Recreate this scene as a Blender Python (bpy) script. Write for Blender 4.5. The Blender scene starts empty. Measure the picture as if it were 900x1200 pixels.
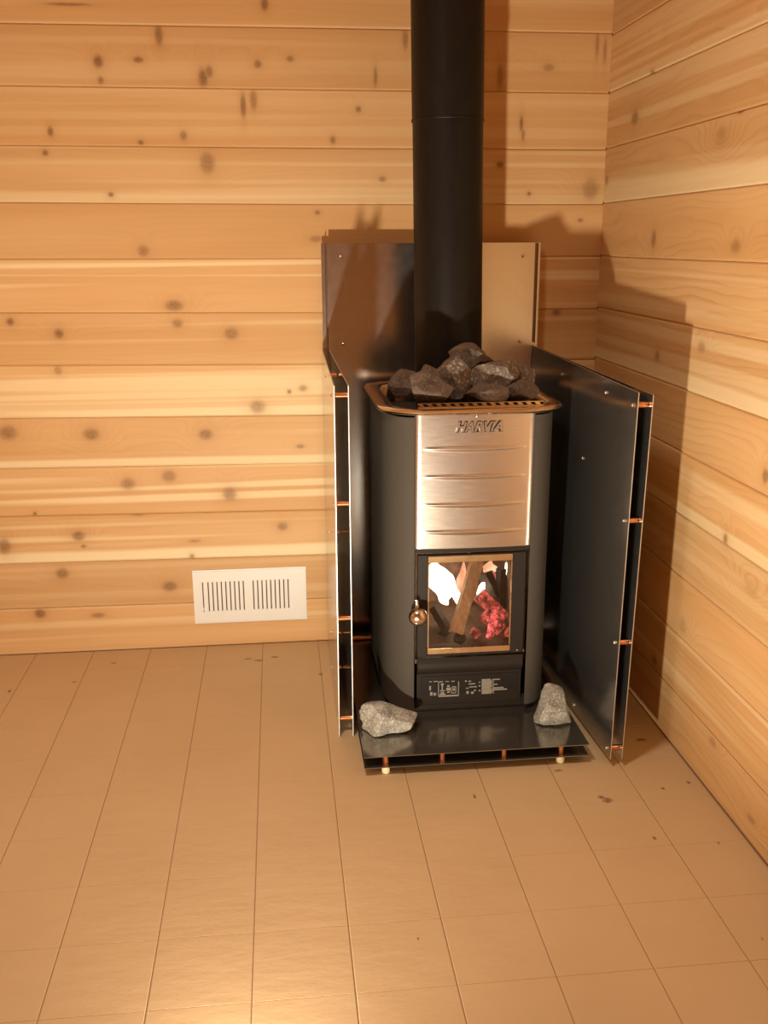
import bpy, bmesh, math, random
from mathutils import Vector, Matrix, noise

# ------------------------------------------------------------------ camera
F_PX = 1136.7
YAW, PITCH, ROLL = 0.1065, -0.2714, -0.0042
CAM = Vector((-0.8336, -2.5168, 1.0716))
fw = Vector((math.sin(YAW)*math.cos(PITCH), math.cos(YAW)*math.cos(PITCH), math.sin(PITCH)))
rt0 = Vector((math.cos(YAW), -math.sin(YAW), 0)); up0 = rt0.cross(fw)
RT = rt0*math.cos(ROLL) + up0*math.sin(ROLL)
UP = -rt0*math.sin(ROLL) + up0*math.cos(ROLL)
scene = bpy.context.scene
COL = scene.collection
cam_d = bpy.data.cameras.new('camera'); cam = bpy.data.objects.new('camera', cam_d); COL.objects.link(cam)
cam_d.sensor_fit = 'VERTICAL'; cam_d.sensor_height = 36.0; cam_d.lens = F_PX/1200*36.0
cam_d.clip_start = 0.02
M = Matrix.Identity(4)
for i in range(3):
    M[i][0] = RT[i]; M[i][1] = UP[i]; M[i][2] = -fw[i]; M[i][3] = CAM[i]
cam.matrix_world = M
scene.camera = cam

# ------------------------------------------------------------------ light
LAMP = (-0.94, -1.66, 0.042)      # small lamp standing low in front of the stove: its shadows run up and to the right
LAMP_AIM = Vector((0.08, 0.58, 0.81))
LAMP_W = 108.0
FILL_W = 78.0
world = bpy.data.worlds.new('world'); scene.world = world; world.use_nodes = True
world.node_tree.nodes['Background'].inputs[0].default_value = (0.9, 0.75, 0.55, 1)
world.node_tree.nodes['Background'].inputs[1].default_value = 0.02
ld = bpy.data.lights.new('low_lamp', 'SPOT'); ld.energy = LAMP_W; ld.color = (1.0, 0.905, 0.73)
ld.spot_size = math.radians(158); ld.spot_blend = 1.0; ld.shadow_soft_size = 0.026
lo = bpy.data.objects.new('low_lamp', ld); lo.location = LAMP; COL.objects.link(lo)
lo.rotation_euler = LAMP_AIM.to_track_quat('-Z', 'Y').to_euler()
cd = bpy.data.lights.new('overhead_fill', 'SPOT'); cd.energy = FILL_W; cd.color = (1.0, 0.93, 0.80)  # unseen overhead fill, added to lighten the floor and the shaded walls
cd.spot_size = math.radians(150); cd.spot_blend = 1.0; cd.shadow_soft_size = 0.12
co_ = bpy.data.objects.new('overhead_fill', cd); co_.location = (-1.15, -1.45, 2.1); COL.objects.link(co_)
vs = scene.view_settings
vs.view_transform = 'Standard'; vs.look = 'None'; vs.gamma = 1.0; vs.use_curve_mapping = False
vs.exposure = 0.0

# ------------------------------------------------------------------ helpers
def ray(px, py):
    return fw + RT*((px-450)/F_PX) + UP*((600-py)/F_PX)
def on(px, py, axis, val):
    """point where the sight line of a photo pixel meets the plane axis=val"""
    d = ray(px, py); t = (val-CAM[axis])/d[axis]; return CAM + d*t
def tag(o, label=None, cat=None, group=None, kind=None):
    if label: o['label'] = label
    if cat: o['category'] = cat
    if group: o['group'] = group
    if kind: o['kind'] = kind
    return o
def empty(name, loc, label=None, cat=None, group=None):
    o = bpy.data.objects.new(name, None); COL.objects.link(o); o.location = loc
    o.empty_display_size = 0.05
    return tag(o, label, cat, group)
def obj(name, bm, mat, parent=None, smooth=False, angle=None):
    me = bpy.data.meshes.new(name)
    bm.normal_update(); bm.to_mesh(me); bm.free()
    o = bpy.data.objects.new(name, me); COL.objects.link(o)
    if mat: me.materials.append(mat)
    if smooth:
        for p in me.polygons: p.use_smooth = True
        if angle:
            me.set_sharp_from_angle(angle=math.radians(angle))
    if parent:
        o.parent = parent
        o.matrix_parent_inverse = Matrix.Translation(parent.location).inverted() if not parent.parent else \
            (parent.parent.matrix_basis @ parent.matrix_parent_inverse @ parent.matrix_basis).inverted()
    return o
def settle(o):
    """move a mesh's origin to the middle of its own bounding box"""
    me = o.data
    xs = [v.co.x for v in me.vertices]; ys = [v.co.y for v in me.vertices]; zs = [v.co.z for v in me.vertices]
    c = Vector(((min(xs)+max(xs))/2, (min(ys)+max(ys))/2, min(zs)))
    me.transform(Matrix.Translation(-c)); o.location = o.location + c
    return o
def box(bm, a, b, bevel=0, seg=1):
    x0, y0, z0 = [min(a[i], b[i]) for i in range(3)]; x1, y1, z1 = [max(a[i], b[i]) for i in range(3)]
    v = [bm.verts.new(c) for c in ((x0,y0,z0),(x1,y0,z0),(x1,y1,z0),(x0,y1,z0),(x0,y0,z1),(x1,y0,z1),(x1,y1,z1),(x0,y1,z1))]
    fs = [bm.faces.new([v[i] for i in q]) for q in ((0,3,2,1),(4,5,6,7),(0,1,5,4),(1,2,6,5),(2,3,7,6),(3,0,4,7))]
    if bevel:
        es = list({e for f in fs for e in f.edges})
        bmesh.ops.bevel(bm, geom=es, offset=bevel, segments=seg, profile=0.5, affect='EDGES')
def cyl(bm, p, q, r, n=16, r2=None, cap=True):
    p = Vector(p); q = Vector(q); r2 = r if r2 is None else r2
    d = (q-p).normalized(); a = d.orthogonal().normalized(); b = d.cross(a)
    A = [bm.verts.new(p + (a*math.cos(t)+b*math.sin(t))*r) for t in [2*math.pi*i/n for i in range(n)]]
    B = [bm.verts.new(q + (a*math.cos(t)+b*math.sin(t))*r2) for t in [2*math.pi*i/n for i in range(n)]]
    for i in range(n):
        bm.faces.new((A[i], A[(i+1)%n], B[(i+1)%n], B[i]))
    if cap:
        bm.faces.new(A[::-1]); bm.faces.new(B)
def lathe(bm, prof, origin, axis='Z', n=32):
    """prof: list of (r, h) turned about an axis through origin"""
    rings = []
    for r, h in prof:
        ring = []
        for i in range(n):
            t = 2*math.pi*i/n; c, s = r*math.cos(t), r*math.sin(t)
            off = Vector((c, s, h)) if axis == 'Z' else (Vector((c, h, s)) if axis == 'Y' else Vector((h, c, s)))
            ring.append(bm.verts.new(Vector(origin)+off))
        rings.append(ring)
    for A, B in zip(rings, rings[1:]):
        for i in range(n):
            bm.faces.new((A[i], A[(i+1)%n], B[(i+1)%n], B[i]))
    if prof[0][0] > 1e-5: bm.faces.new(rings[0][::-1])
    if prof[-1][0] > 1e-5: bm.faces.new(rings[-1])
    bmesh.ops.recalc_face_normals(bm, faces=bm.faces[:])

# ------------------------------------------------------------------ materials
class NT:
    def __init__(self, name):
        self.m = bpy.data.materials.new(name); self.m.use_nodes = True
        self.t = self.m.node_tree; self.b = self.t.nodes['Principled BSDF']
    def n(self, typ, **kw):
        nd = self.t.nodes.new(typ)
        for k, v in kw.items(): setattr(nd, k, v)
        return nd
    def l(self, a, b): self.t.links.new(a, b)
    def put(self, sock, v):
        if hasattr(v, 'is_output') or isinstance(v, bpy.types.NodeSocket): self.l(v, sock)
        else: sock.default_value = v
    def math(self, op, a, b=None, c=None, clamp=False):
        nd = self.n('ShaderNodeMath', operation=op, use_clamp=clamp)
        self.put(nd.inputs[0], a)
        if b is not None: self.put(nd.inputs[1], b)
        if c is not None: self.put(nd.inputs[2], c)
        return nd.outputs[0]
    def mix(self, fac, a, b, blend='MIX'):
        nd = self.n('ShaderNodeMix', data_type='RGBA', blend_type=blend)
        self.put(nd.inputs[0], fac); self.put(nd.inputs[6], a); self.put(nd.inputs[7], b)
        return nd.outputs[2]
    def noise(self, vec, scale, detail=2, rough=0.5, dist=0.0):
        nd = self.n('ShaderNodeTexNoise'); self.put(nd.inputs['Vector'], vec)
        nd.inputs['Scale'].default_value = scale; nd.inputs['Detail'].default_value = detail
        nd.inputs['Roughness'].default_value = rough; nd.inputs['Distortion'].default_value = dist
        return nd.outputs[0]
    def ramp(self, fac, stops, interp='LINEAR'):
        nd = self.n('ShaderNodeValToRGB'); r = nd.color_ramp; r.interpolation = interp
        while len(r.elements) < len(stops): r.elements.new(0.5)
        for e, (p, c) in zip(r.elements, stops): e.position = p; e.color = c if len(c) == 4 else (*c, 1)
        self.put(nd.inputs[0], fac); return nd.outputs[0]
    def bump(self, h, strength=0.2, dist=0.002):
        nd = self.n('ShaderNodeBump'); nd.inputs['Strength'].default_value = strength
        nd.inputs['Distance'].default_value = dist
        self.put(nd.inputs['Height'], h); self.l(nd.outputs[0], self.b.inputs['Normal'])
    def pos(self): return self.n('ShaderNodeNewGeometry').outputs['Position']
    def scaled(self, vec, s, loc=(0,0,0)):
        nd = self.n('ShaderNodeMapping'); self.put(nd.inputs[0], vec)
        nd.inputs['Scale'].default_value = s; nd.inputs['Location'].default_value = loc
        return nd.outputs[0]
def simple(name, col, rough=0.5, metal=0.0, nscale=0, namp=0.15, bump=0, stretch=(1,1,1), spec=None):
    t = NT(name); t.b.inputs['Roughness'].default_value = rough; t.b.inputs['Metallic'].default_value = metal
    if spec is not None: t.b.inputs['Specular IOR Level'].default_value = spec
    if nscale:
        co = t.scaled(t.n('ShaderNodeTexCoord').outputs['Object'], stretch)
        nz = t.noise(co, nscale, 4, 0.6)
        lo = tuple(c*(1-namp) for c in col); hi = tuple(min(1, c*(1+namp)) for c in col)
        t.l(t.ramp(nz, [(0.3, lo), (0.7, hi)]), t.b.inputs['Base Color'])
        if bump: t.bump(nz, bump, 0.001)
    else: t.b.inputs['Base Color'].default_value = (*col, 1)
    return t.m

def wood(name, axis, knots, seed, tone=1.0, streaks=0.0, grain=1.0, sap=None):
    """cedar board: grain runs along the board and flows round its knots"""
    rnd = random.Random(seed)
    t = NT(name)
    sep = t.n('ShaderNodeSeparateXYZ'); t.l(t.pos(), sep.inputs[0])
    U = sep.outputs[0 if axis == 'X' else 1]; V = sep.outputs[2]
    def vec(su, sv, off):
        cb = t.n('ShaderNodeCombineXYZ')
        t.put(cb.inputs[0], t.math('MULTIPLY', U, su)); t.put(cb.inputs[1], t.math('MULTIPLY', V, sv))
        cb.inputs[2].default_value = off; return cb.outputs[0]
    off = rnd.uniform(0, 90)
    warp = t.noise(vec(1.6, 7, off), 1.0, 3, 0.55)
    field = t.math('MULTIPLY_ADD', V, rnd.uniform(45, 75)*(1.0 if axis == 'X' else 0.8), t.math('MULTIPLY', warp, rnd.uniform(4.5, 9)))
    core = None; halo = None
    for (ku, kv, ru, rv, dk) in knots:
        du = t.math('DIVIDE', t.math('SUBTRACT', U, ku), ru); dv = t.math('DIVIDE', t.math('SUBTRACT', V, kv), rv)
        d2 = t.math('ADD', t.math('MULTIPLY', du, du), t.math('MULTIPLY', dv, dv))
        g = t.math('EXPONENT', t.math('MULTIPLY', d2, -0.16))
        field = t.math('MULTIPLY_ADD', g, 4.5, field)
        c = t.math('MULTIPLY', t.math('EXPONENT', t.math('MULTIPLY', t.math('MULTIPLY', d2, d2), -1.1)), dk)
        h = t.math('MULTIPLY', t.math('EXPONENT', t.math('MULTIPLY', d2, -0.28)), min(1, dk*1.1))
        core = c if core is None else t.math('MAXIMUM', core, c)
        halo = h if halo is None else t.math('MAXIMUM', halo, h)
    rings = t.math('FRACT', field)
    late = t.ramp(rings, [(0.0, (0.15,)*3), (0.55, (0.35,)*3), (0.88, (1,)*3), (1.0, (0.15,)*3)])
    br = t.noise(vec(2.2, 16, off+7), 1.0, 2, 0.5)
    fine = t.noise(vec(9, 420, off+3), 1.0, 3, 0.6)
    big = t.noise(vec(0.9, 11, off+11), 1.0, 2, 0.5)
    T = lambda c: tuple(min(1, x*tone) for x in c)
    col = t.mix(t.ramp(big, [(0.35, (0,)*3), (0.68, (1,)*3)]), (*T((0.640, 0.362, 0.146)), 1), (*T((0.730, 0.455, 0.212)), 1))
    amt = t.math('MULTIPLY', late, t.ramp(br, [(0.3, (0.05*grain,)*3), (0.75, (0.40*grain,)*3)]))
    col = t.mix(amt, col, (*T((0.43, 0.215, 0.075)), 1))
    col = t.mix(t.math('MULTIPLY', fine, 0.16), col, (*T((0.50, 0.28, 0.11)), 1))
    if streaks:
        st = t.noise(vec(0.5, 38, off+21), 1.0, 1, 0.5)
        col = t.mix(t.math('MULTIPLY', t.ramp(st, [(0.5, (0,)*3), (0.62, (1,)*3)]), streaks), col, (*T((0.92, 0.76, 0.46)), 1))
    if sap:
        z0, z1, amt_ = sap                       # pale sapwood along the lower edge of the board
        f = t.math('DIVIDE', t.math('SUBTRACT', V, z0), z1-z0)
        f = t.math('ADD', f, t.math('MULTIPLY', t.math('SUBTRACT', big, 0.5), 0.8))
        col = t.mix(t.math('MULTIPLY', t.ramp(f, [(0.72, (1,)*3), (1.0, (0,)*3)]), amt_), col, (0.86, 0.70, 0.42, 1))
    if core is not None:
        col = t.mix(t.math('MULTIPLY', halo, 0.40), col, (*T((0.40, 0.185, 0.06)), 1))
        kn = t.noise(vec(160, 160, off), 1.0, 2, 0.6)
        kcol = t.ramp(kn, [(0.3, (0.10, 0.045, 0.015)), (0.7, (0.30, 0.145, 0.05))])
        col = t.mix(t.math('MULTIPLY', core, 0.85), col, kcol)
    t.l(col, t.b.inputs['Base Color'])
    t.b.inputs['Roughness'].default_value = 0.55
    t.b.inputs['Specular IOR Level'].default_value = 0.3
    t.bump(t.math('ADD', t.math('MULTIPLY', late, 0.5), fine), 0.12, 0.0006)
    return t.m

# ------------------------------------------------------------------ setting
ROOM_X0, ROOM_Y0, ROOM_H = -2.3, -3.3, 2.15
PITCH_B, Z_B0 = 0.1303, 1.5557
def jz(k): return Z_B0 - PITCH_B*k
K_TOP, K_FLOOR = -4, 12
# photo pixels of the joints on the back wall that do not run quite level (x=0 and x=370)
JOINT_PX = {0: (26.7, 32.5), 1: (100, 105), 2: (170, 173.3), 3: (237, 239.3), 4: (303.5, 303), 5: (366.5, 366),
            6: (428.5, 427), 7: (490.5, 486.5), 8: (549.5, 543), 9: (606, 598), 10: (661.5, 650.5), 11: (715, 702)}
def joint_back(k, x):
    if k >= K_FLOOR: return 0.0
    if k not in JOINT_PX: return jz(k)
    a = on(0, JOINT_PX[k][0], 1, 0); b = on(370, JOINT_PX[k][1], 1, 0)
    s = (b.z-a.z)/(b.x-a.x)
    x = min(x, -0.70)
    zb = b.z + s*(x-b.x)
    return zb

m_back = simple('wall_backing', (0.30, 0.16, 0.06), 0.9)
def slab(name, a, b, mat):
    bm = bmesh.new(); box(bm, a, b); return tag(obj(name, bm, mat), kind='structure')
wall_back = slab('wall_back', (ROOM_X0, 0.016, -0.02), (0.06, 0.06, ROOM_H+.02), m_back)
wall_right = slab('wall_right', (0.016, ROOM_Y0, -0.02), (0.06, 0.016, ROOM_H+.02), m_back)
m_plain = wood('cedar_plain', 'X', [], 5)
m_plain_y = wood('cedar_plain_y', 'Y', [], 6)
slab('wall_left', (ROOM_X0-.05, ROOM_Y0, -0.02), (ROOM_X0, 0.016, ROOM_H+.02), m_plain_y)
slab('wall_front', (ROOM_X0-.05, ROOM_Y0-.05, -0.02), (0.06, ROOM_Y0, ROOM_H+.02), m_plain)
slab('ceiling', (ROOM_X0, ROOM_Y0, ROOM_H), (0.016, 0.016, ROOM_H+.02), m_plain)

# knots read off the photograph: pixel, radius across and along (px), darkness
KB = [(310,5,4,6,.8),(80,5,22,1.5,.7),(186,41,4,10,.75),(115,72,5,6,.85),(162,70,5,3,.8),(118,94,3,4,.6),(238,91,5,9,.8),(245,84,4,6,.7),
      (302,75,4,4,.7),(340,69,4,3,.6),(285,124,3,12,.75),(297,117,4,10,.6),(59,154,3,5,.8),(215,159,4,5,.6),(165,167,3,2.5,.8),(390,164,3,4,.7),
      (53,179,3,3,.8),(243,191,8,11,.62),(130,228,3,2.5,.8),(372,249,3,2.5,.7),(370,280,7,3.5,.55),(168,294,6,6,.6),(204,358,10,6,.75),
      (208,379,6,5,.6),(12,377,4,4,.9),(69,391,5,5,.9),(271,391,8,7,.65),(68,434,4,5,.5),(302,477,9,8,.6),(339,459,2.5,2.5,.75),
      (355,455,5,4,.55),(9,507,10,8,.7),(107,509,9,7,.7),(241,509,8,6,.75),(352,523,5,2.5,.6),(150,567,8,7,.62),(198,558,8,7,.62),
      (269,579,8,8,.7),(41,602,2,2,.8),(162,603,7,2,.4),(5,640,7,9,.7),(92,628,7,6,.75),(98,640,3,2,.7),(331,617,6,5,.65),(228,634,7,2,.45),
      (225,652,3,3,.6),(73,672,7,6,.7),(199,687,8,6,.75),(47,719,6,5.5,.85),(115,721,8,3,.6),(586,90,3.5,12,.6),(643,79,6,4,.45),
      (611,145,2,8,.8),(613,158,2,6,.6),(586,193,4,3,.8),(692,222,9,11,.5),(680,258,3,2,.7),(620,227,2,2,.8),(652,366,5,4,.75),
      (475,46,3,10,.6),(440,90,2,10,.6),(700,52,2,14,.5),(709,60,2,12,.5),(420,128,3,3,.7),(448,210,4,3,.6)]
KR = [(744,138,6,7,.7),(711,211,3,5,.6),(766,280,4,9,.65),(862,289,7,7,.5),(868,131,4,2,.8),(764,85,3,2.5,.7),(822,407,6,6,.45),
      (897,558,4,8,.8),(850,632,3,7,.7),(800,733,6,10,.3),(770,417,4,6,.55),(767,773,4,4,.6),(880,690,10,9,.22),(845,160,9,10,.25),(880,960,5,4,.5),(835,870,5,5,.4)]
SAP = {'X': {9: (.30, .95), 7: (.20, .7), 6: (.35, .4), 2: (.2, .3)}, 'Y': {2: (.42, .6), 5: (.28, .6), 7: (.22, .5), 0: (.2, .3)}}
def planks(wall, axis, knots_px, length0, length1, seed):
    rnd = random.Random(seed)
    pts = []
    for (px, py, rx, ry, dk) in knots_px:
        if axis == 'X':
            q = on(px, py, 1, 0); sc = (q-CAM).length/F_PX
            pts.append((q.x, q.z, rx*sc, ry*sc, dk))
        else:
            q = on(px, py, 0, 0); sc = (q-CAM).length/F_PX
            pts.append((q.y, q.z, rx*sc*1.7, ry*sc, dk))
    for k in range(K_TOP-1, K_FLOOR):
        gap = 0.0003
        if axis == 'X':
            zt = lambda x, kk=k: joint_back(kk, x); zb = lambda x, kk=k+1: joint_back(kk, x)
        else:
            zt = lambda x, kk=k: jz(kk); zb = lambda x, kk=k+1: max(0.0, jz(kk))
        us = [length0, length1] if axis == 'Y' else [length0, -0.70, length1]
        mine = [p for p in pts if zb(p[0]) <= p[1] < zt(p[0])]
        if len(mine) < 3:
            for _ in range(2):
                u = rnd.uniform(length0, min(-1.7, length1)); mine.append((u, (zb(u)+zt(u))/2+rnd.uniform(-.03, .03), .014, .012, .6))
        mat = wood('cedar_plank', axis, mine, seed*100+k, rnd.uniform(0.93, 1.06), 0.55 if (axis == 'X' and k in (4, 6, 8, 9)) else rnd.choice((0, .15, .3)), 0.55 if axis == 'X' else 1.35,
                   (lambda w: (zb(-.9), zb(-.9)+w[0]*PITCH_B, w[1]) if w else None)(SAP[axis].get(k)))
        bm = bmesh.new()
        bv = 0.0042
        # cross-section with eased edges, swept along the board
        rows = []
        for u in us:
            a = zb(u)+gap; b = min(zt(u)-gap, ROOM_H)
            prof = [(0.014, a), (bv*.7, a), (0.0, a+bv), (0.0, b-bv*.6), (bv*.5, b), (0.014, b)]
            rows.append([bm.verts.new((u, d, z) if axis == 'X' else (d, u, z)) for d, z in prof])
        for A, B in zip(rows, rows[1:]):
            for i in range(len(A)):
                j = (i+1) % len(A); bm.faces.new((A[i], A[j], B[j], B[i]))
        bm.faces.new(rows[0][::-1]); bm.faces.new(rows[-1])
        bmesh.ops.recalc_face_normals(bm, faces=bm.faces[:])
        settle(obj('plank', bm, mat, wall))
planks(wall_back, 'X', KB, ROOM_X0, 0.0, 3)
planks(wall_right, 'Y', KR, ROOM_Y0, 0.0, 4)

# floor: painted sheet tiles on a slab
def floor_material():
    t = NT('painted_tile'); p = t.pos()
    n1 = t.noise(p, 3.0, 3, 0.6); n2 = t.noise(p, 60, 4, 0.6)
    col = t.ramp(n1, [(0.3, (0.57, 0.395, 0.215)), (0.7, (0.62, 0.435, 0.245))])
    col = t.mix(t.math('MULTIPLY', n2, 0.12), col, (0.47, 0.32, 0.17, 1))
    sep = t.n('ShaderNodeSeparateXYZ'); t.l(p, sep.inputs[0])
    wob = t.math('MULTIPLY', t.noise(p, 90, 2, 0.5), 1.8)
    dirt = None
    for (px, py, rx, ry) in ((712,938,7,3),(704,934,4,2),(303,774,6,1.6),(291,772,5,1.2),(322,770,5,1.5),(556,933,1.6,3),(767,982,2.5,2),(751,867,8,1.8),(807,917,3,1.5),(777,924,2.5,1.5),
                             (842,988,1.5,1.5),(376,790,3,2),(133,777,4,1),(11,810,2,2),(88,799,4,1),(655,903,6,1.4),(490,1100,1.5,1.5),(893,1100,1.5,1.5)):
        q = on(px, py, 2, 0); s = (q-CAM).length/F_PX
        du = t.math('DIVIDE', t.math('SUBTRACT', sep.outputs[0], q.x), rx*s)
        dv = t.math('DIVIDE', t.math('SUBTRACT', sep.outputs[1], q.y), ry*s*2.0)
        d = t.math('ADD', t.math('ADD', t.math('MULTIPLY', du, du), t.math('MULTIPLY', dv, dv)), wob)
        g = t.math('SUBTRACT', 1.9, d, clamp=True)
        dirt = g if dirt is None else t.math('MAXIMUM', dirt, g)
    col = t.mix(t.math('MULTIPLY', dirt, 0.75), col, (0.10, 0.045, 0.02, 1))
    t.l(col, t.b.inputs['Base Color'])
    t.l(t.ramp(n1, [(0.2, (0.58,)*3), (0.8, (0.68,)*3)]), t.b.inputs['Roughness'])
    t.b.inputs['Specular IOR Level'].default_value = 0.20
    b1 = t.noise(t.scaled(p, (1, 2.2, 1)), 14, 3, 0.6); b2 = t.noise(p, 220, 2, 0.5)
    t.bump(t.math('ADD', t.math('MULTIPLY', b1, 1.0), t.math('MULTIPLY', b2, 0.10)), 0.12, 0.006)
    return t.m
m_tile = floor_material()
floor = slab('floor', (ROOM_X0, ROOM_Y0, -0.05), (0.016, 0.016, -0.0016), simple('tile_joint', (0.36, 0.22, 0.12), 0.8))
TP, TX0, TY0, TPY = 0.1524, -0.7513, -1.0263, 0.150
tile_cache = {}
rest = bmesh.new()
def tile_bm(bm, x0, x1, y0, y1, z0=-0.0016):
    e = 0.0012; gx = 0.0007; gy = 0.0002
    x0 += gx; x1 -= gx; y0 += gy; y1 -= gy
    lo = [bm.verts.new(c) for c in ((x0,y0,z0),(x1,y0,z0),(x1,y1,z0),(x0,y1,z0))]
    mid = [bm.verts.new(c) for c in ((x0,y0,-e*.5),(x1,y0,-e*.5),(x1,y1,-e*.5),(x0,y1,-e*.5))]
    hi = [bm.verts.new(c) for c in ((x0+e,y0+e*.4,0),(x1-e,y0+e*.4,0),(x1-e,y1-e*.4,0),(x0+e,y1-e*.4,0))]
    bm.faces.new(hi)
    for i in range(4):
        j = (i+1) % 4
        bm.faces.new((lo[i], lo[j], mid[j], mid[i])); bm.faces.new((mid[i], mid[j], hi[j], hi[i]))
for i in range(-11, 6):
    for j in range(-8, 17):
        xa, xb = max(TX0+TP*i, ROOM_X0), min(TX0+TP*(i+1), 0.0)
        yb, ya = min(TY0-TPY*j, 0.0), max(TY0-TPY*(j+1), ROOM_Y0)
        if xb-xa < 0.006 or yb-ya < 0.006: continue
        if ya > -1.55 and xa > -1.65:
            key = (round(xb-xa, 4), round(yb-ya, 4))
            if key not in tile_cache:
                bm = bmesh.new(); tile_bm(bm, 0, xb-xa, 0, yb-ya)
                o = obj('tile', bm, m_tile, floor); tile_cache[key] = o.data
            else:
                o = bpy.data.objects.new('tile', tile_cache[key]); COL.objects.link(o); o.parent = floor
            o.location = (xa, ya, 0)
        else: tile_bm(rest, xa, xb, ya, yb)
tag(obj('tile_field', rest, m_tile, floor), kind='stuff')

# ------------------------------------------------------------------ wall vent
m_white = simple('white_enamel', (0.82, 0.80, 0.74), 0.4)
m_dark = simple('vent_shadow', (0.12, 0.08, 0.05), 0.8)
VX0, VX1, VZ0, VZ1 = -1.081, -0.784, 0.0725, 0.2178
vent = empty('wall_vent', (VX0, -0.004, VZ0), 'white metal air register low on the cedar wall', 'vent')
def vent_frame():
    bm = bmesh.new()
    yb, yf = -0.0005, -0.0055
    zlo, zhi = 0.104, 0.188
    gx = [(-1.046, -0.940), (-0.925, -0.819)]
    xs = [VX0, -1.0605, -1.0575, gx[0][0], gx[0][1], gx[1][0], gx[1][1], VX1]
    solid = [(xs[0], xs[1]), (xs[2], xs[3]), (xs[4], xs[5]), (xs[6], xs[7])]
    box(bm, (VX0, yb, VZ0), (VX1, yf, zlo)); box(bm, (VX0, yb, zhi), (VX1, yf, VZ1))
    for a, b in solid: box(bm, (a, yb, zlo), (b, yf, zhi))
    return obj('frame', bm, m_white, vent), gx, zlo, zhi
fr, gx, zlo, zhi = vent_frame()
bm = bmesh.new()
e = 0.004    # rolled outer edge
for a, b in (((VX0-e,-.0003,VZ0-e),(VX1+e,-.0035,VZ0)),((VX0-e,-.0003,VZ1),(VX1+e,-.0035,VZ1+e)),((VX0-e,-.0003,VZ0),(VX0,-.0035,VZ1)),((VX1,-.0003,VZ0),(VX1+e,-.0035,VZ1))):
    box(bm, a, b)
obj('frame_lip', bm, m_white, vent)
bm = bmesh.new(); box(bm, (VX0+.01, -0.0012, zlo-.01), (VX1-.01, -0.0004, zhi+.01)); obj('slot_shade_backing', bm, m_dark, vent)  # dark sheet standing in for the shade inside the slots
sm = None
for a, b in gx:
    n = 9; pitch = (b-a)/n; slot = 0.0032
    for i in range(n):
        x = a+pitch*i+slot
        bm = bmesh.new(); box(bm, (x, -0.0018, zlo), (a+pitch*(i+1), -0.0052, zhi)); obj('slat', bm, m_white, vent)
bm = bmesh.new(); box(bm, (-1.0600, -0.0015, 0.108), (-1.0580, -0.0105, 0.116), 0.0005); obj('damper_lever', bm, m_white, vent)

# ------------------------------------------------------------------ metals
def metal(name, col, rough, stretch, nscale=60, ramp_amt=0.10, aniso=0.0, blotch=0.0, metallic=1.0):
    t = NT(name); t.b.inputs['Metallic'].default_value = metallic
    co = t.n('ShaderNodeTexCoord').outputs['Object']
    nz = t.noise(t.scaled(co, stretch), nscale, 4, 0.6)
    lo = tuple(c*(1-ramp_amt) for c in col); hi = tuple(min(1, c*(1+ramp_amt)) for c in col)
    c = t.ramp(nz, [(0.3, lo), (0.7, hi)])
    if blotch:
        bz = t.noise(co, 9, 3, 0.6)
        c = t.mix(t.math('MULTIPLY', bz, blotch), c, (*tuple(x*0.45 for x in col), 1))
    t.l(c, t.b.inputs['Base Color'])
    r = t.math('ADD', t.math('MULTIPLY', nz, rough*0.4), rough*0.8); t.l(r, t.b.inputs['Roughness'])
    if aniso:
        t.b.inputs['Anisotropic'].default_value = aniso
        tg = t.n('ShaderNodeTangent', direction_type='RADIAL', axis='Z'); t.l(tg.outputs[0], t.b.inputs['Tangent'])
    return t.m
m_galv = metal('galvanized_sheet', (0.66, 0.645, 0.61), 0.20, (1, 1, 1), 40, 0.04, 0, 0.10, 0.97)
m_edge = metal('cut_sheet_edge', (0.80, 0.78, 0.74), 0.5, (1, 1, 1))
m_copper = metal('copper_tube', (0.80, 0.36, 0.18), 0.25, (1, 1, 1), 50, 0.2)
m_screw = metal('screw_head', (0.80, 0.78, 0.72), 0.2, (1, 1, 1))
m_steel = metal('brushed_steel', (0.72, 0.66, 0.60), 0.30, (1, 1, 40), 30, 0.06)
m_polish = metal('polished_steel', (0.80, 0.70, 0.58), 0.16, (1, 1, 1), 50, 0.05)
m_black = simple('black_stove_paint', (0.072, 0.060, 0.047), 0.60, 0.0, 900, 0.2, 0.08, spec=0.07)
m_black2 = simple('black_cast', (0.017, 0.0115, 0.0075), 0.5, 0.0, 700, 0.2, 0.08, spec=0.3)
m_pipe = simple('black_flue_paint', (0.010, 0.0075, 0.0055), 0.45, 0.0, 60, 0.2, 0.0, (1, 1, .3), spec=0.22)
m_foot = simple('cream_nylon', (0.80, 0.68, 0.42), 0.5)

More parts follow.
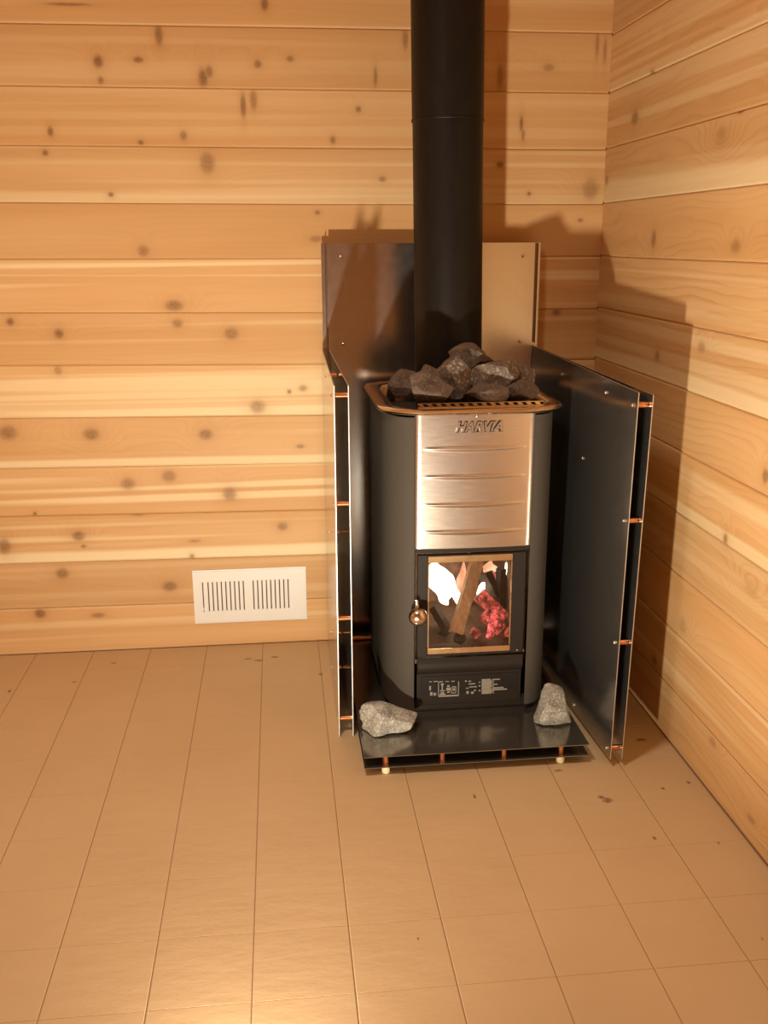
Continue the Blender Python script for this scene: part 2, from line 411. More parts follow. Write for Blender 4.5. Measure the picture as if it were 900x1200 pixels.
# ------------------------------------------------------------------ heat shield round the stove
shield = empty('heat_shield', (-0.44, -0.06, 0.0), 'galvanized double-walled heat shield with copper spacers wrapped around the stove', 'heat shield')
T = 0.0016
def sheet(name, c4, thick, parent, mat=m_galv):
    """sheet through four corners (bottom a, bottom b, top b, top a), thickness along its normal"""
    a, b, c, d = [Vector(v) for v in c4]
    n = (b-a).cross(d-a).normalized()*thick/2
    bm = bmesh.new()
    F = [bm.verts.new(v+n) for v in (a, b, c, d)]; B = [bm.verts.new(v-n) for v in (a, b, c, d)]
    bm.faces.new(F); bm.faces.new(B[::-1])
    for i in range(4):
        j = (i+1) % 4; bm.faces.new((F[j], F[i], B[i], B[j]))
    bmesh.ops.recalc_face_normals(bm, faces=bm.faces[:])
    for f in bm.faces: f.material_index = 0 if len({tuple(v.co) for v in f.verts} & {tuple(v.co) for v in F}) in (0, 4) else 1
    o = obj(name, bm, mat, parent); o.data.materials.append(m_edge); return o
Zt = 1.069
sheet('back_panel', ((-0.7215,-.028,0),(-0.1660,-.028,0),(-0.1660,-.028,Zt),(-0.7215,-.028,Zt)), T*1.1, shield)
sheet('back_panel', ((-0.7085,-.052,0),(-0.1865,-.052,0),(-0.1865,-.052,Zt),(-0.7085,-.052,Zt)), T*1.1, shield)
LZ0, LZ1 = 0.791, 0.812
sheet('side_panel', ((-0.7265,-.5525,0.001),(-0.7245,-.0300,0.001),(-0.7245,-.0300,LZ1),(-0.7245,-.5525,LZ0)), T*1.1, shield)
sheet('side_panel', ((-0.6955,-.5525,0.001),(-0.7060,-.0540,0.001),(-0.7060,-.0540,LZ1-.004),(-0.6955,-.5525,LZ0)), T*1.1, shield)
RIN = lambda y, z: (-0.1885 + (0.0255)*(-0.052-y)/0.698 + (z-0.4)*0.012, y, z)
ROUT = lambda y, z: (-0.167 + (0.0310)*(-0.05-y)/0.70 + (z-0.4)*0.017, y, z)
YF = -0.750
sheet('side_panel', (RIN(-.0545,.001),RIN(YF,.020),RIN(YF,.795),RIN(-.0545,.814)), T*1.1, shield)
sheet('side_panel', (ROUT(-.0305,.001),ROUT(YF,.020),ROUT(YF,.790),ROUT(-.0305,.806)), T*1.1, shield)
# folded returns at the ends of the back panels
for x in (-0.7145, -0.1765):
    bm = bmesh.new(); box(bm, (x-.0008, -.0295, .82), (x+.0008, -.0510, Zt-.001)); obj('corner_fold', bm, m_galv, shield)
def spacer(p, q, r=0.0062):
    bm = bmesh.new(); cyl(bm, p, q, r, 20); return obj('spacer', bm, m_copper, shield, True, 40)
def screw(p, axis, sgn, r=0.0040):
    bm = bmesh.new()
    prof = [(r, 0), (r*.92, r*.45*sgn), (r*.55, r*.8*sgn), (0.0, r*.9*sgn)]
    lathe(bm, prof, p, axis, 12); return obj('screw', bm, m_screw, shield, True)
ZS = (0.768, 0.537, 0.277, 0.036)
for z in ZS:
    spacer((-0.7250, -0.530, z), (-0.6970, -0.530, z)); screw((-0.7280, -0.530, z), 'X', -1)
    a = ROUT(-0.729, z); b = RIN(-0.729, z)
    spacer((b[0]+.0015, -0.729, z), (a[0]-.0015, -0.729, z)); screw((b[0]-.0014, -0.729, z), 'X', -1)
for py in (440, 623, 741, 782):
    d = ray(401, py); q = on(401, py, 0, -0.712); y = -0.30
    # the rear row: height where the sight line passes y = -0.30 between the two sheets
    q = on(400, py, 1, y)
    spacer((-0.7250, y, q.z), (-0.7045, y, q.z)); screw((-0.7280, y, q.z), 'X', -1)
for (px, py) in ((662,439),(708,460),(676,826),(684,537)):
    q = on(px, py, 0, -0.17)
    b = RIN(q.y, max(q.z, .03)); screw((b[0]-.0014, b[1], b[2]), 'X', -1); a = ROUT(q.y, b[2])
    spacer((b[0]+.0015, b[1], b[2]), (a[0]-.0015, b[1], b[2]))
for (px, py) in ((399,300),(613,300),(402,403),(609,400)):
    q = on(px, py, 1, -0.053); screw((q.x, -0.0531, q.z), 'Y', -1, 0.0045)
    bm = bmesh.new(); cyl(bm, (q.x, -.0292, q.z), (q.x, -.0508, q.z), .0062, 16); obj('spacer', bm, m_copper, shield, True, 40)
    bm = bmesh.new(); cyl(bm, (q.x, -.0001, q.z), (q.x, -.0268, q.z), .0062, 16); obj('spacer', bm, m_copper, shield, True, 40)

# ------------------------------------------------------------------ floor shield under the stove
base = empty('floor_shield', (-0.447, -0.42, 0), 'double sheet-metal floor plate on copper spacers under the stove', 'floor plate')
PX0, PX1, PY0, PY1 = -0.6855, -0.2065, -0.728, -0.10
m_plate = metal('dark_galvanized_plate', (0.40, 0.37, 0.32), 0.17, (1, 1, 1), 30, 0.10, 0, 0.35, 0.9)
for z in (0.0195, 0.0445):
    bm = bmesh.new(); box(bm, (PX0, PY0, z-.0008), (PX1, PY1, z+.0008), 0.0003); obj('plate', bm, m_plate, base)
for x in (-0.639, -0.520, -0.388, -0.264):
    for y in (-0.712, -0.42, -0.13):
        bm = bmesh.new(); cyl(bm, (x, y, .0205), (x, y, .0435), .0066, 20); obj('spacer', bm, m_copper, base, True, 40)
for x in (-0.639, -0.264):
    for y in (-0.712, -0.13):
        bm = bmesh.new(); lathe(bm, [(.0075, 0), (.0088, .002), (.0088, .012), (.006, .0185)], (x, y, 0), 'Z', 20); obj('foot', bm, m_foot, base, True, 40)
PLT = 0.0453
bm = bmesh.new(); cyl(bm, (-0.2135, -0.560, PLT+.006), (-0.2135, -0.125, PLT+.006), 0.006, 14); obj('edge_tube', bm, m_copper, base, True, 40)
bm = bmesh.new(); cyl(bm, (-0.675, -0.112, PLT+.006), (-0.222, -0.112, PLT+.006), 0.006, 14); obj('edge_tube', bm, m_copper, base, True, 40)

# ------------------------------------------------------------------ stove
XC, HW = -0.4315, 0.187
YFRONT, YBACK = -0.553, -0.135
ZB, ZT = PLT, 0.722
FH = 0.1265           # half width of the flat front
stove = empty('sauna_stove', (XC, -0.34, PLT), 'black wood-burning sauna stove with brushed steel front and burning fire', 'stove')
def plan(hw, yf, yb, inset=0.0, n=14):
    """C-shaped outline from the left edge of the front slot round the back to the right edge"""
    pts = []
    cy = 0.105                                   # depth of the front corner
    for i in range(n+1):
        a = math.pi/2*i/n
        pts.append((-FH - (hw-inset-FH)*math.sin(a), yf+inset*0.6 + cy*(1-math.cos(a))))
    rb = 0.05
    for i in range(n+1):
        a = math.pi/2*i/n
        pts.append((-(hw-inset) + rb*(1-math.cos(a)), yb-inset-rb + rb*math.sin(a)))
    return pts + [(-x, y) for x, y in reversed(pts)]
bm = bmesh.new()
o_ = plan(HW, YFRONT, YBACK); i_ = plan(HW, YFRONT, YBACK, 0.004)
lv = []
for z in (ZB+.012, ZB+.10, 0.40, ZT-.01, ZT):
    lv.append(([bm.verts.new((XC+x, y, z)) for x, y in o_], [bm.verts.new((XC+x, y, z)) for x, y in i_]))
for (A, Ai), (B, Bi) in zip(lv, lv[1:]):
    for i in range(len(A)-1):
        bm.faces.new((A[i], A[i+1], B[i+1], B[i])); bm.faces.new((Ai[i+1], Ai[i], Bi[i], Bi[i+1]))
    for s in (0, -1):
        bm.faces.new((A[s], B[s], Bi[s], Ai[s]))
for (A, Ai) in (lv[0], lv[-1]):
    for i in range(len(A)-1): bm.faces.new((A[i], A[i+1], Ai[i+1], Ai[i]))
bmesh.ops.recalc_face_normals(bm, faces=bm.faces[:])
body = obj('body', bm, m_black, stove, True, 50)
# base tray
bm = bmesh.new()
ob = [(-HW+.012, YBACK-.02), (-HW+.012, YFRONT+.12), (-FH-.006, YFRONT+.018), (FH+.006, YFRONT+.018), (HW-.012, YFRONT+.12), (HW-.012, YBACK-.02)]
A = [bm.verts.new((XC+x, y, ZB)) for x, y in ob]; B = [bm.verts.new((XC+x, y, ZB+.03)) for x, y in ob]
bm.faces.new(A); bm.faces.new(B)
for i in range(6): bm.faces.new((A[i], A[(i+1)%6], B[(i+1)%6], B[i]))
bmesh.ops.recalc_face_normals(bm, faces=bm.faces[:]); obj('base_tray', bm, m_black2, stove)
# firebox: floor, back, two cheeks and roof behind the door
FX0, FX1, FZ0, FZ1, FY0, FY1 = XC-.122, XC+.122, 0.175, 0.433, YFRONT+.012, -0.27
m_fire_in = simple('sooty_firebrick', (0.20, 0.12, 0.085), 0.9, 0, 60, 0.5, 0.3)
bm = bmesh.new(); w = .01
box(bm, (FX0, FY0, FZ0-w), (FX1, FY1, FZ0)); box(bm, (FX0, FY0, FZ1), (FX1, FY1, FZ1+w)); box(bm, (FX0, FY1, FZ0-w), (FX1, FY1+w, FZ1+w))
box(bm, (FX0-.003, FY0, FZ0-w), (FX0, FY1+w, FZ1+w)); box(bm, (FX1, FY0, FZ0-w), (FX1+.003, FY1+w, FZ1+w))
obj('firebox', bm, m_fire_in, stove)
# front dark fascia around the door (header strip and toe)
bm = bmesh.new(); box(bm, (XC-FH, YFRONT+.004, 0.425), (XC+FH, YFRONT+.010, 0.448)); obj('door_header', bm, m_black2, stove)

# steel front panel, bowed, with four embossed tapering ribs
PZ0, PZ1 = 0.4375, 0.7345
def bow(x):
    u = abs(x)/0.1285
    return YFRONT - 0.0100 + 0.0050*u**2 + 0.0060*max(0, (u-0.91)/0.09)**2
RIBS = [0.6555, 0.5955, 0.5345, 0.4745]
bm = bmesh.new()
NX, NZ = 64, 150
grid = []
for j in range(NZ+1):
    z = PZ0 + (PZ1-PZ0)*j/NZ; row = []
    for i in range(NX+1):
        x = -0.1285 + 0.257*i/NX
        y = bow(x)
        for rz in RIBS:
            hwr = 0.108; hh = 0.0065
            if abs(x) < hwr:
                lens = (1-(x/hwr)**2)
                top = rz + 0.001
                bot = rz - hh*lens - 0.0005
                if bot <= z <= top + 0.0035:
                    if z <= top: k = (z-bot)/(top-bot); y -= 0.0050*lens**0.6*k
                    else: y -= 0.0050*lens**0.6*max(0, 1-(z-top)/0.0030)
        row.append(bm.verts.new((XC+x, y, z)))
    grid.append(row)
for j in range(NZ):
    for i in range(NX): bm.faces.new((grid[j][i], grid[j][i+1], grid[j+1][i+1], grid[j+1][i]))
panel = obj('front_panel', bm, m_steel, stove, True)
sol = panel.modifiers.new('thickness', 'SOLIDIFY'); sol.thickness = 0.0015; sol.offset = -1
# raised name on the panel
cN = on(561, 500.5, 1, bow(0.0)-.001)
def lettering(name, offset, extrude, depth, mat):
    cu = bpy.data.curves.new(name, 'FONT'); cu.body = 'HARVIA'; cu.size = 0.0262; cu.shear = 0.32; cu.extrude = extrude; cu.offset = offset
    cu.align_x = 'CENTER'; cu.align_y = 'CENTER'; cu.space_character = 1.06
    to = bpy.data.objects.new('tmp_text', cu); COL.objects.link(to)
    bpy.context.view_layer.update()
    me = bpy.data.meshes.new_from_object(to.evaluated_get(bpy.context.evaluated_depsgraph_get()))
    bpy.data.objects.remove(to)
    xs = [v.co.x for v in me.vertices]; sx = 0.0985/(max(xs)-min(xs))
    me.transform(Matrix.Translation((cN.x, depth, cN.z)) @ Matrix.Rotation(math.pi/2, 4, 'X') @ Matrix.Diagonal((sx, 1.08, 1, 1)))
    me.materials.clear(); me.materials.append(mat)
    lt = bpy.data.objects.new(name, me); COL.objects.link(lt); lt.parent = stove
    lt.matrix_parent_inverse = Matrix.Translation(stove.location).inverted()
lettering('letter_shade', 0.0020, 0.0004, bow(0)-.0003, m_black2)  # dark backing that stands in for shade around the raised letters
lettering('name_letters', 0.0006, 0.0010, bow(0)-.0020, m_steel)
bm = bmesh.new(); lathe(bm, [(.0028, 0), (.0026, -.0014), (.0014, -.0024), (0, -.0026)], (on(559,485,1,bow(0)).x, bow(0)-.0002, PZ1-.0115), 'Y', 14)
obj('screw', bm, m_screw, stove, True)

# door
door_frame_bm = bmesh.new()
DX0, DX1, DZ0, DZ1 = XC-.1205, XC+.1185, 0.186, 0.4225
WX0, WX1, WZ0, WZ1 = -0.5285, -0.3440, 0.198, 0.4145
YD = YFRONT - 0.002
for a, b in (((DX0,YD,DZ0),(WX0,YD+.012,DZ1)),((WX1,YD,DZ0),(DX1,YD+.012,DZ1)),((WX0,YD,DZ0),(WX1,YD+.012,WZ0)),((WX0,YD,WZ1),(WX1,YD+.012,DZ1))):
    box(door_frame_bm, a, b, 0.0012)
door = obj('door', door_frame_bm, m_black2, stove)
g = NT('stove_glass')
g.b.inputs['Base Color'].default_value = (0.9, 0.88, 0.85, 1); g.b.inputs['Roughness'].default_value = 0.03
g.b.inputs['Transmission Weight'].default_value = 1.0; g.b.inputs['IOR'].default_value = 1.45
bm = bmesh.new(); box(bm, (WX0+.0006, YD+.001, WZ0+.0006), (WX1-.0006, YD+.004, WZ1-.0006)); obj('glass_pane', bm, g.m, door)
m_strip = metal('wood_tinted_steel', (0.78, 0.60, 0.36), 0.28, (1, 1, 1), 40, 0.06)  # stainless strips; the reflection of the wood is put into their warm colour
for z0, z1 in ((WZ0-.005, WZ0+.0075), (WZ1-.0095, WZ1+.0055)):
    bm = bmesh.new(); box(bm, (WX0-.0005, YD-.0030, z0), (WX1+.0005, YD-.0002, z1), 0.0008); obj('glass_strip', bm, m_strip, door)
for x in (WX0+.0008, WX1-.0008):
    bm = bmesh.new(); box(bm, (x-.0014, YD-.0022, WZ0+.009), (x+.0014, YD-.0002, WZ1-.011), 0.0004); obj('glass_strip', bm, m_strip, door)
# knob on an arm
kc = on(490, 723, 1, YD-.030)
bm = bmesh.new()
R = 0.0205
lathe(bm, [(.0045, .028), (.0045, .017), (.008, .015), (R*.75, .011), (R*.97, .005), (R, 0), (R*.93, -.007), (R*.72, -.013), (R*.4, -.0165), (0, -.0175)], kc, 'Y', 32)
knob = obj('knob', bm, m_polish, door, True, 60)
bm = bmesh.new(); cyl(bm, kc+Vector((0.0, .018, .010)), kc+Vector((-.001, .018, .033)), .0055, 14, .004); obj('latch_arm', bm, m_polish, knob, True, 40)
for px, py in ((550, 649), (606, 762)):
    q = on(px, py, 1, YD-.001); bm = bmesh.new(); lathe(bm, [(.0028, 0), (.0022, -.0016), (0, -.0022)], (q.x, YFRONT+.004 if py < 660 else YD, q.z), 'Y', 12); obj('screw', bm, m_screw, stove, True)

# ash drawer with curved upper lip and printed plate
bm = bmesh.new()
AX0, AX1, AZ0, AZ1 = XC-.1195, XC+.1175, 0.062, 0.183
prof = [(.012, AZ1), (.000, AZ1-.002), (-.006, AZ1-.010), (-.0085, AZ1-.020), (-.006, AZ1-.031), (.0, AZ1-.038), (.004, AZ1-.041), (.0045, AZ0+.012), (.006, AZ0+.004), (.012, AZ0)]
A = [bm.verts.new((AX0, YFRONT+d, z)) for d, z in prof]; B = [bm.verts.new((AX1, YFRONT+d, z)) for d, z in prof]
for i in range(len(prof)-1): bm.faces.new((A[i], A[i+1], B[i+1], B[i]))
bm.faces.new(A); bm.faces.new(B); bm.faces.new((A[0], B[0], B[-1], A[-1]))
bmesh.ops.recalc_face_normals(bm, faces=bm.faces[:])
drawer = obj('ash_drawer', bm, m_black2, stove, True, 35)
m_lab = simple('label_black', (0.010, 0.009, 0.008), 0.35)
m_ink = simple('label_print', (0.22, 0.19, 0.15), 0.6)
LX0, LX1 = on(500, 806, 1, YFRONT).x, on(605, 806, 1, YFRONT).x
yl = YFRONT+.0040
LZ0_, LZ1_ = 0.0965, 0.1325
bm = bmesh.new(); box(bm, (LX0-.012, yl-.0012, LZ0_-.004), (LX1+.004, yl+.001, LZ1_+.004), .0004); plate = obj('rating_plate', bm, m_lab, drawer)
bm = bmesh.new()
y0, y1 = yl-.0012, yl-.0016
def ink(px0, py0, px1, py1):
    a = on(px0, py0, 1, y1); b = on(px1, py1, 1, y1); box(bm, (a.x, y0, a.z), (b.x, y1, b.z))
for r in ((503,798.5,506,799.3),(508,798.2,513,799),(503,804,505,809),(504,811,507,815),(508,812,511,815),
          (513.5,799,514.2,815.5),(537,798.5,537.7,815),(514,815,538,815.7),(514,798.6,519,799.4),(522,798.3,526,799),(529,798,533,798.8),
          (516.5,801,520,803),(517.5,803,519,809),(515.5,809,521.5,810),(515,813,522,815),(516.5,811,520.5,813),(524,803,527,805),(523,806,529,809),
          (524,810,527,812),(528.5,804.5,534.5,805.3),(528.5,811.5,534.5,812.3),(528.5,804.5,529.3,812),(533.8,804.5,534.6,812),(530.3,806.5,533,809.5),
          (545,797.5,547,799),(549,797.8,552,799),(549,801,557,801.8),(550,804.5,559,805.3),(546,806,549,807),(546.5,810,549.3,813),(552,810.5,555,813),(555.5,808,557.5,810),
          (561,799,563,800),(561,803,563,804.5),(561,808.5,563,810)): ink(*r)
for i in range(9):
    ink(564.5, 796+i*1.95, 575+((i*7)%5)*0.6, 797.2+i*1.95)
for i, w_ in enumerate((22, 15, 10, 19, 12, 26, 30, 11, 9)):
    ink(576.5, 795.8+i*1.95, 564+w_ if 564+w_ > 578 else 579, 796.6+i*1.95)
obj('print', bm, m_ink, plate)

# stone cradle: steel rim with slotted front guard
def rr(hw, yf, yb, rf, rb, n=12):
    pts = []
    for cx, cy, r, a0 in ((-hw+rf, yf+rf, rf, math.pi), (hw-rf, yf+rf, rf, 1.5*math.pi), (hw-rb, yb-rb, rb, 0), (-hw+rb, yb-rb, rb, .5*math.pi)):
        for i in range(n+1):
            a = a0 + math.pi/2*i/n; pts.append((cx+r*math.cos(a), cy+r*math.sin(a)))
    return pts
RZ = 0.7385
loops = [(rr(.187, -.553, -.125, .09, .06), RZ-.014), (rr(.199, -.567, -.113, .10, .07), RZ-.011), (rr(.202, -.570, -.110, .10, .07), RZ-.006),
         (rr(.199, -.567, -.113, .10, .07), RZ-.001), (rr(.188, -.556, -.124, .09, .06), RZ+.001), (rr(.170, -.534, -.142, .075, .05), RZ-.002), (rr(.163, -.526, -.150, .07, .045), RZ-.008), (rr(.161, -.524, -.152, .07, .045), RZ-.05)]
bm = bmesh.new(); rings = [[bm.verts.new((XC+.002+x, y, z)) for x, y in L] for L, z in loops]
for A, B in zip(rings, rings[1:]):
    for i in range(len(A)): bm.faces.new((A[i], A[(i+1)%len(A)], B[(i+1)%len(A)], B[i]))
bmesh.ops.recalc_face_normals(bm, faces=bm.faces[:])
rim = obj('rim', bm, m_polish, stove, True, 60)
bm = bmesh.new(); fl = [bm.verts.new((XC+.002+x, y, RZ-.049)) for x, y in rr(.161, -.524, -.152, .07, .045)]; bm.faces.new(fl)
obj('cradle_floor', bm, m_black2, stove)
# slotted guard: an upright steel lip just inside the front of the rim, pierced by slanting slots
gx0, gx1 = XC-.118, XC+.150
bm = bmesh.new(); box(bm, (gx0, -.5315, RZ-.006), (gx1, -.5300, RZ+.0018)); obj('guard_rail', bm, m_polish, rim)
bm = bmesh.new(); box(bm, (gx0, -.5315, RZ+.0080), (gx1, -.5300, RZ+.0094)); obj('guard_rail', bm, m_polish, rim)
bm = bmesh.new(); box(bm, (gx0, -.5275, RZ-.006), (gx1, -.5262, RZ+.0075)); obj('guard_backing', bm, m_black2, rim)
NG = 14
for i in range(NG):
    x = gx0 + (gx1-gx0)*(i+.5)/NG; hw = .0048; k = .006
    bm = bmesh.new(); vs_ = [bm.verts.new(c) for c in ((x-hw,-.5315,RZ+.0015),(x+hw,-.5315,RZ+.0015),(x+hw,-.5300,RZ+.0015),(x-hw,-.5300,RZ+.0015),
        (x-hw-k,-.5315,RZ+.0083),(x+hw-k,-.5315,RZ+.0083),(x+hw-k,-.5300,RZ+.0083),(x-hw-k,-.5300,RZ+.0083))]
    for q in ((0,3,2,1),(4,5,6,7),(0,1,5,4),(1,2,6,5),(2,3,7,6),(3,0,4,7)): bm.faces.new([vs_[i2] for i2 in q])
    obj('guard_bar', bm, m_polish, rim)

# ------------------------------------------------------------------ flue pipe
PCX, PCY, PR = -0.436, -0.25, 0.0783
flue = empty('flue_pipe', (PCX, PCY, 0.70), 'black round flue pipe rising from the stove to the ceiling', 'flue pipe')
bm = bmesh.new(); cyl(bm, (PCX, PCY, .692), (PCX-.010, PCY, 1.333), PR, 64, cap=False); obj('lower_section', bm, m_pipe, flue, True)
bm = bmesh.new(); cyl(bm, (PCX-.010, PCY, 1.330), (PCX-.022, PCY, ROOM_H), PR+.0012, 64, cap=False); obj('upper_section', bm, m_pipe, flue, True)
bm = bmesh.new(); lathe(bm, [(PR+.0005, -.004), (PR+.0022, -.0025), (PR+.0026, 0), (PR+.0022, .0025), (PR+.0005, .004)], (PCX-.010, PCY, 1.329), 'Z', 64); obj('joint_bead', bm, m_pipe, flue, True)

# ------------------------------------------------------------------ stones
def stone_mat(name, dark, light, speck, scale):
    t = NT(name); co = t.n('ShaderNodeTexCoord').outputs['Object']
    n1 = t.noise(co, scale, 5, 0.65); n2 = t.noise(co, scale*9, 3, 0.7)
    c = t.ramp(n1, [(0.3, dark), (0.65, light)])
    c = t.mix(t.ramp(n2, [(0.50, (0,)*3), (0.68, (1,)*3)]), c, (*speck, 1))
    t.l(c, t.b.inputs['Base Color']); t.b.inputs['Roughness'].default_value = 0.8
    t.bump(t.math('ADD', n1, t.math('MULTIPLY', n2, 0.4)), 0.5, 0.004); return t.m
m_st_dark = stone_mat('olivine_dark', (0.060, 0.040, 0.027), (0.150, 0.100, 0.068), (0.20, 0.15, 0.11), 22)
m_st_vein = stone_mat('olivine_veined', (0.075, 0.050, 0.034), (0.17, 0.115, 0.08), (0.34, 0.28, 0.22), 16)
m_st_grey = stone_mat('olivine_grey', (0.16, 0.145, 0.12), (0.33, 0.30, 0.25), (0.62, 0.58, 0.50), 26)
def stone(name, c, r, seed, mat, label, group, cuts=13, rot=(0,0,0), rough=0.10, rest=None):
    rnd = random.Random(seed); bm = bmesh.new()
    bmesh.ops.create_icosphere(bm, subdivisions=4, radius=1.0)
    planes = []
    for _ in range(cuts):
        n = Vector((rnd.gauss(0,1), rnd.gauss(0,1), rnd.gauss(0,1))).normalized(); planes.append((n, rnd.uniform(.48, .82)))
    if rest is not None: planes = [(n, d) for n, d in planes if n.z > -.15] + [(Vector((0, 0, -1)), .62)]
    off = Vector((rnd.uniform(0,50),)*3)
    E_ = Matrix.Rotation(rot[2],3,'Z') @ Matrix.Rotation(rot[1],3,'Y') @ Matrix.Rotation(rot[0],3,'X')
    for v in bm.verts:
        p = v.co.copy()
        for n, d in planes:
            h = p.dot(n)
            if h > d: p -= n*(h-d)*0.96
        p *= 1 + rough*noise.noise(p*1.6+off) + rough*.45*noise.noise(p*4.5+off)
        p = Vector((p.x*r[0], p.y*r[1], p.z*r[2])) * 1.25
        v.co = E_ @ p + Vector(c)
    if rest is not None:
        dz = rest - min(v.co.z for v in bm.verts)
        for v in bm.verts: v.co.z += dz
    o = obj(name, bm, mat, None, True, 26); settle(o)
    return tag(o, label, 'stone', group)
def px_stone(x0, y0, x1, y1, Y, seed, mat, label, depth=None, rot=(0,0,0), group='heating stones piled in the cradle', cuts=13):
    a = on(x0, y0, 1, Y); b = on(x1, y1, 1, Y); c = on((x0+x1)/2, (y0+y1)/2, 1, Y)
    rx, rz = abs(b.x-a.x)/2, abs(a.z-b.z)/2
    return stone('sauna_stone' if group else 'stone', c, (rx, depth or (rx+rz)/2, rz*.97), seed, mat, label, group, cuts, rot)
px_stone(455,433,491,462,-.37, 11, m_st_dark, 'dark flat-topped stone by the rim, left of the leaning flue-side stones', .04)
px_stone(474,439,532,473,-.490, 12, m_st_dark, 'wide pointed dark stone against the slotted rim, beside the white-patched stone', .045)
px_stone(488,430,518,455,-.41, 13, m_st_dark, 'small dark stone half hidden behind the wide pointed stone', .03)
px_stone(511,419,556,470,-.438, 14, m_st_vein, 'upright brown stone with a white patch, under the topmost stone', .036, (0, .25, 0))
px_stone(529,407,585,441,-.385, 15, m_st_dark, 'topmost long stone of the pile, resting in front of the flue pipe', .034, (0, .10, 0))
px_stone(556,423,609,458,-.452, 16, m_st_vein, 'pale-faced wedge stone lying right of the white-patched stone', .038, (0, -.15, 0))
px_stone(544,452,597,474,-.492, 17, m_st_dark, 'low dark stone against the slotted rim under the pale wedge stone', .028)
px_stone(596,425,623,460,-.43, 18, m_st_vein, 'narrow stone standing beside the pale wedge stone', .03, (0, .2, 0))
px_stone(592,446,629,471,-.475, 19, m_st_dark, 'dark stone in the rim corner below the narrow standing stone', .032)
# two grey stones on the floor plate
a = on(418, 858, 2, PLT); b = on(481, 850, 2, PLT)
stone('floor_stone', ((a.x+b.x)/2, -.612, PLT+.030), (.058, .040, .031), 35, m_st_grey, 'long speckled grey stone with a pointed end on the floor plate', 'grey stones on the floor plate', 10, (0, -.05, .1), .15, PLT)
a = on(624, 848, 2, PLT); b = on(676, 848, 2, PLT)
stone('floor_stone', ((a.x+b.x)/2, -.612, PLT+.038), (.046, .036, .040), 32, m_st_grey, 'tall rounded speckled grey stone on the floor plate beside a shield panel', 'grey stones on the floor plate', 9, (0, 0, 0), .13, PLT)

# ------------------------------------------------------------------ fire
def bark(name, col, glow=None):
    t = NT(name); co = t.n('ShaderNodeTexCoord').outputs['Object']
    nz = t.noise(t.scaled(co, (1, 1, .25)), 90, 4, 0.6)
    t.l(t.ramp(nz, [(0.3, tuple(c*.55 for c in col)), (0.7, col)]), t.b.inputs['Base Color']); t.b.inputs['Roughness'].default_value = 0.8
    t.bump(nz, 0.5, 0.003)
    if glow:
        gz = t.noise(co, 75, 4, 0.75)
        t.l(t.ramp(gz, [(0.44, (.03,.006,.004)), (0.54, tuple(c*.4 for c in glow)), (0.64, glow), (0.74, (1, .62, .48))]), t.b.inputs['Emission Color']); t.b.inputs['Emission Strength'].default_value = 1.4
    return t.m
m_log = bark('split_log', (0.88, 0.48, 0.25)); m_char = bark('charred_log', (0.05, 0.035, 0.03))
m_ember = bark('glowing_wood', (0.10, 0.04, 0.03), (0.75, .10, .07))
m_hot = bark('white_hot_wood', (0.3, 0.05, 0.05), (1.0, .12, .12))
m_hot.node_tree.nodes['Principled BSDF'].inputs['Emission Strength'].default_value = 2.6
m_ash = bark('ash', (0.16, 0.10, 0.07))
def log(p, q, r, mat, label, seed, group='burning logs in the firebox', sides=5):
    rnd = random.Random(seed); p = Vector(p); q = Vector(q); d = (q-p).normalized(); a = d.orthogonal().normalized(); b = d.cross(a)
    bm = bmesh.new(); rows = []; prof = [rnd.uniform(.72, 1.15) for _ in range(sides)]; ph = rnd.uniform(0, 6)
    for s in range(9):
        c = p.lerp(q, s/8); rows.append([bm.verts.new(c+(a*math.cos(ph+2*math.pi*i/sides)+b*math.sin(ph+2*math.pi*i/sides))*r*prof[i]*(1+rnd.uniform(-.07,.07))) for i in range(sides)])
    for A, B in zip(rows, rows[1:]):
        for i in range(sides): bm.faces.new((A[i], A[(i+1)%sides], B[(i+1)%sides], B[i]))
    bm.faces.new(rows[0][::-1]); bm.faces.new(rows[-1])
    bmesh.ops.recalc_face_normals(bm, faces=bm.faces[:])
    return tag(settle(obj('firewood_log', bm, mat)), label, 'log', group)
fp = lambda px, py, y: on(px, py, 1, y)
FY = -.44
log(fp(558, 655, -.41), fp(533, 742, -.50), .0185, m_log, 'long split log leaning across the fire behind the stove glass', 1, sides=4)
log(fp(586, 666, -.36), fp(585, 712, -.37), .014, m_char, 'charred log leaning on the firebox cheek by the glowing log', 2)
log(fp(567, 672, -.35), fp(580, 700, -.37), .02, m_char, 'short blackened log end above the glowing log', 3)
log(fp(581, 716, -.475), fp(573, 748, -.515), .010, m_hot, 'white-hot glowing stick end right of the leaning split log', 4, sides=6)
log(fp(508, 712, -.40), fp(523, 738, -.44), .013, m_char, 'charred log at the foot of the flames', 5)
# ash bed
bm = bmesh.new(); n = 24; g_ = []
for j in range(n+1):
    row = []
    for i in range(n+1):
        x = FX0+.002+(FX1-FX0-.004)*i/n; y = FY0+.004+(FY1-FY0-.006)*j/n
        row.append(bm.verts.new((x, y, FZ0+.012+.02*(j/n)+.012*noise.noise(Vector((x*30, y*30, 0))))))
    g_.append(row)
for j in range(n):
    for i in range(n): bm.faces.new((g_[j][i], g_[j][i+1], g_[j+1][i+1], g_[j+1][i]))
tag(obj('ash_bed', bm, m_ash, None, True), 'bed of brown ash under the burning logs', 'ash', kind='stuff')
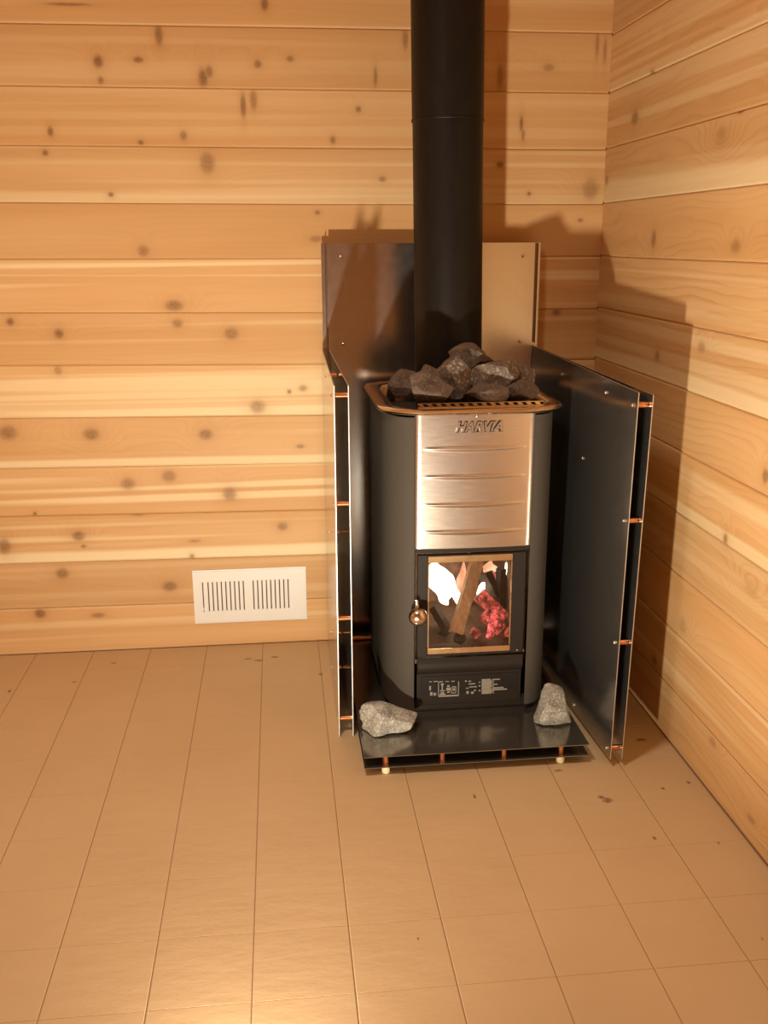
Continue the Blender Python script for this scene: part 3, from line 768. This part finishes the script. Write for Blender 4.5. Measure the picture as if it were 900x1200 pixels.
# flames
def flame_mat(name, cols, strength):
    t = NT(name); co = t.n('ShaderNodeTexCoord').outputs['Object']
    nz = t.noise(t.scaled(co, (1, 1, .4)), 38, 3, 0.6)
    em = t.n('ShaderNodeEmission'); t.l(t.ramp(nz, cols), em.inputs[0]); em.inputs[1].default_value = strength
    t.l(em.outputs[0], t.t.nodes['Material Output'].inputs[0]); return t.m
m_fl1 = flame_mat('white_flame', [(0.30, (1, .62, .34)), (0.5, (1, .86, .64))], 9.0)
m_fl2 = flame_mat('orange_flame', [(0.30, (.62, .16, .08)), (0.62, (1, .58, .34))], 1.6)
m_fl3 = flame_mat('red_flame', [(0.35, (.20, .045, .03)), (0.65, (.75, .22, .17))], 1.0)
def flame(px, py, y, w, h, d, mat, seed, label, lean=0):
    c = fp(px, py, y); rnd = random.Random(seed); off = Vector((rnd.uniform(0, 9),)*3)
    bm = bmesh.new(); bmesh.ops.create_icosphere(bm, subdivisions=4, radius=1)
    for v in bm.verts:
        p = v.co.copy(); t_ = (p.z+1)/2
        s = (0.35+0.9*t_ - 0.55*t_*t_) if mat is m_fl1 else (1.1-.85*t_)
        p.x *= s; p.y *= s
        q = Vector((p.x*w, p.y*d, p.z*h)); nn = noise.noise_vector(p*1.5+off)*0.35
        q += Vector((nn.x*w, nn.y*d*.5, nn.z*h*.3)); q.x += lean*(t_-.5)
        v.co = c+q
    return tag(settle(obj('flame', bm, mat, None, True)), label, 'flame', 'flames in the firebox')
flame(517, 684, -.37, .040, .056, .025, m_fl1, 1, 'wide white-hot flame beside the leaning split log', -.03)
flame(536, 700, -.39, .014, .040, .012, m_fl1, 8, 'pointed white flame tongue hanging beside the split log', -.03)
flame(541, 684, -.33, .020, .055, .012, m_fl2, 2, 'thin orange flame licking up behind the split log', .01)
flame(563, 694, -.385, .012, .026, .012, m_fl1, 3, 'small white flame right of the split log', .012)
flame(597, 668, -.36, .016, .026, .012, m_fl1, 4, 'pale flame in the top corner above the charred log', .0)
flame(574, 664, -.33, .022, .016, .012, m_fl2, 5, 'orange flame over the blackened log end', .0)
flame(576, 684, -.34, .030, .036, .010, m_fl3, 6, 'broad dim red flame along the firebox back', .0)
rnd = random.Random(9)
for i, (px, py, y) in enumerate(((556,741,-.49),(538,748,-.51),(522,740,-.46),(598,741,-.48))):
    c = fp(px, py, y); r_ = rnd.uniform(.012, .016)
    hot = i in (0, 3)
    o = stone('coal', c, (r_, r_*.7, r_*.9), 300+i, m_ember if hot else m_char, ('glowing coal between the split log and the white-hot stick', 'dark burnt coal under the lower end of the split log', 'dark burnt coal beside the charred log at the foot of the flames', 'glowing coal beside the firebox cheek')[i], 'coals in the firebox', 12, (0, rnd.uniform(-.6, .6), 0), .2)
    o['category'] = 'coal'
log(fp(561, 696, -.40), fp(590, 724, -.42), .021, m_ember, 'thick crackled log glowing red right of the split log', 21, sides=7)
log(fp(566, 718, -.45), fp(588, 738, -.47), .016, m_ember, 'shorter glowing log lying under the thick crackled log', 22, sides=6)
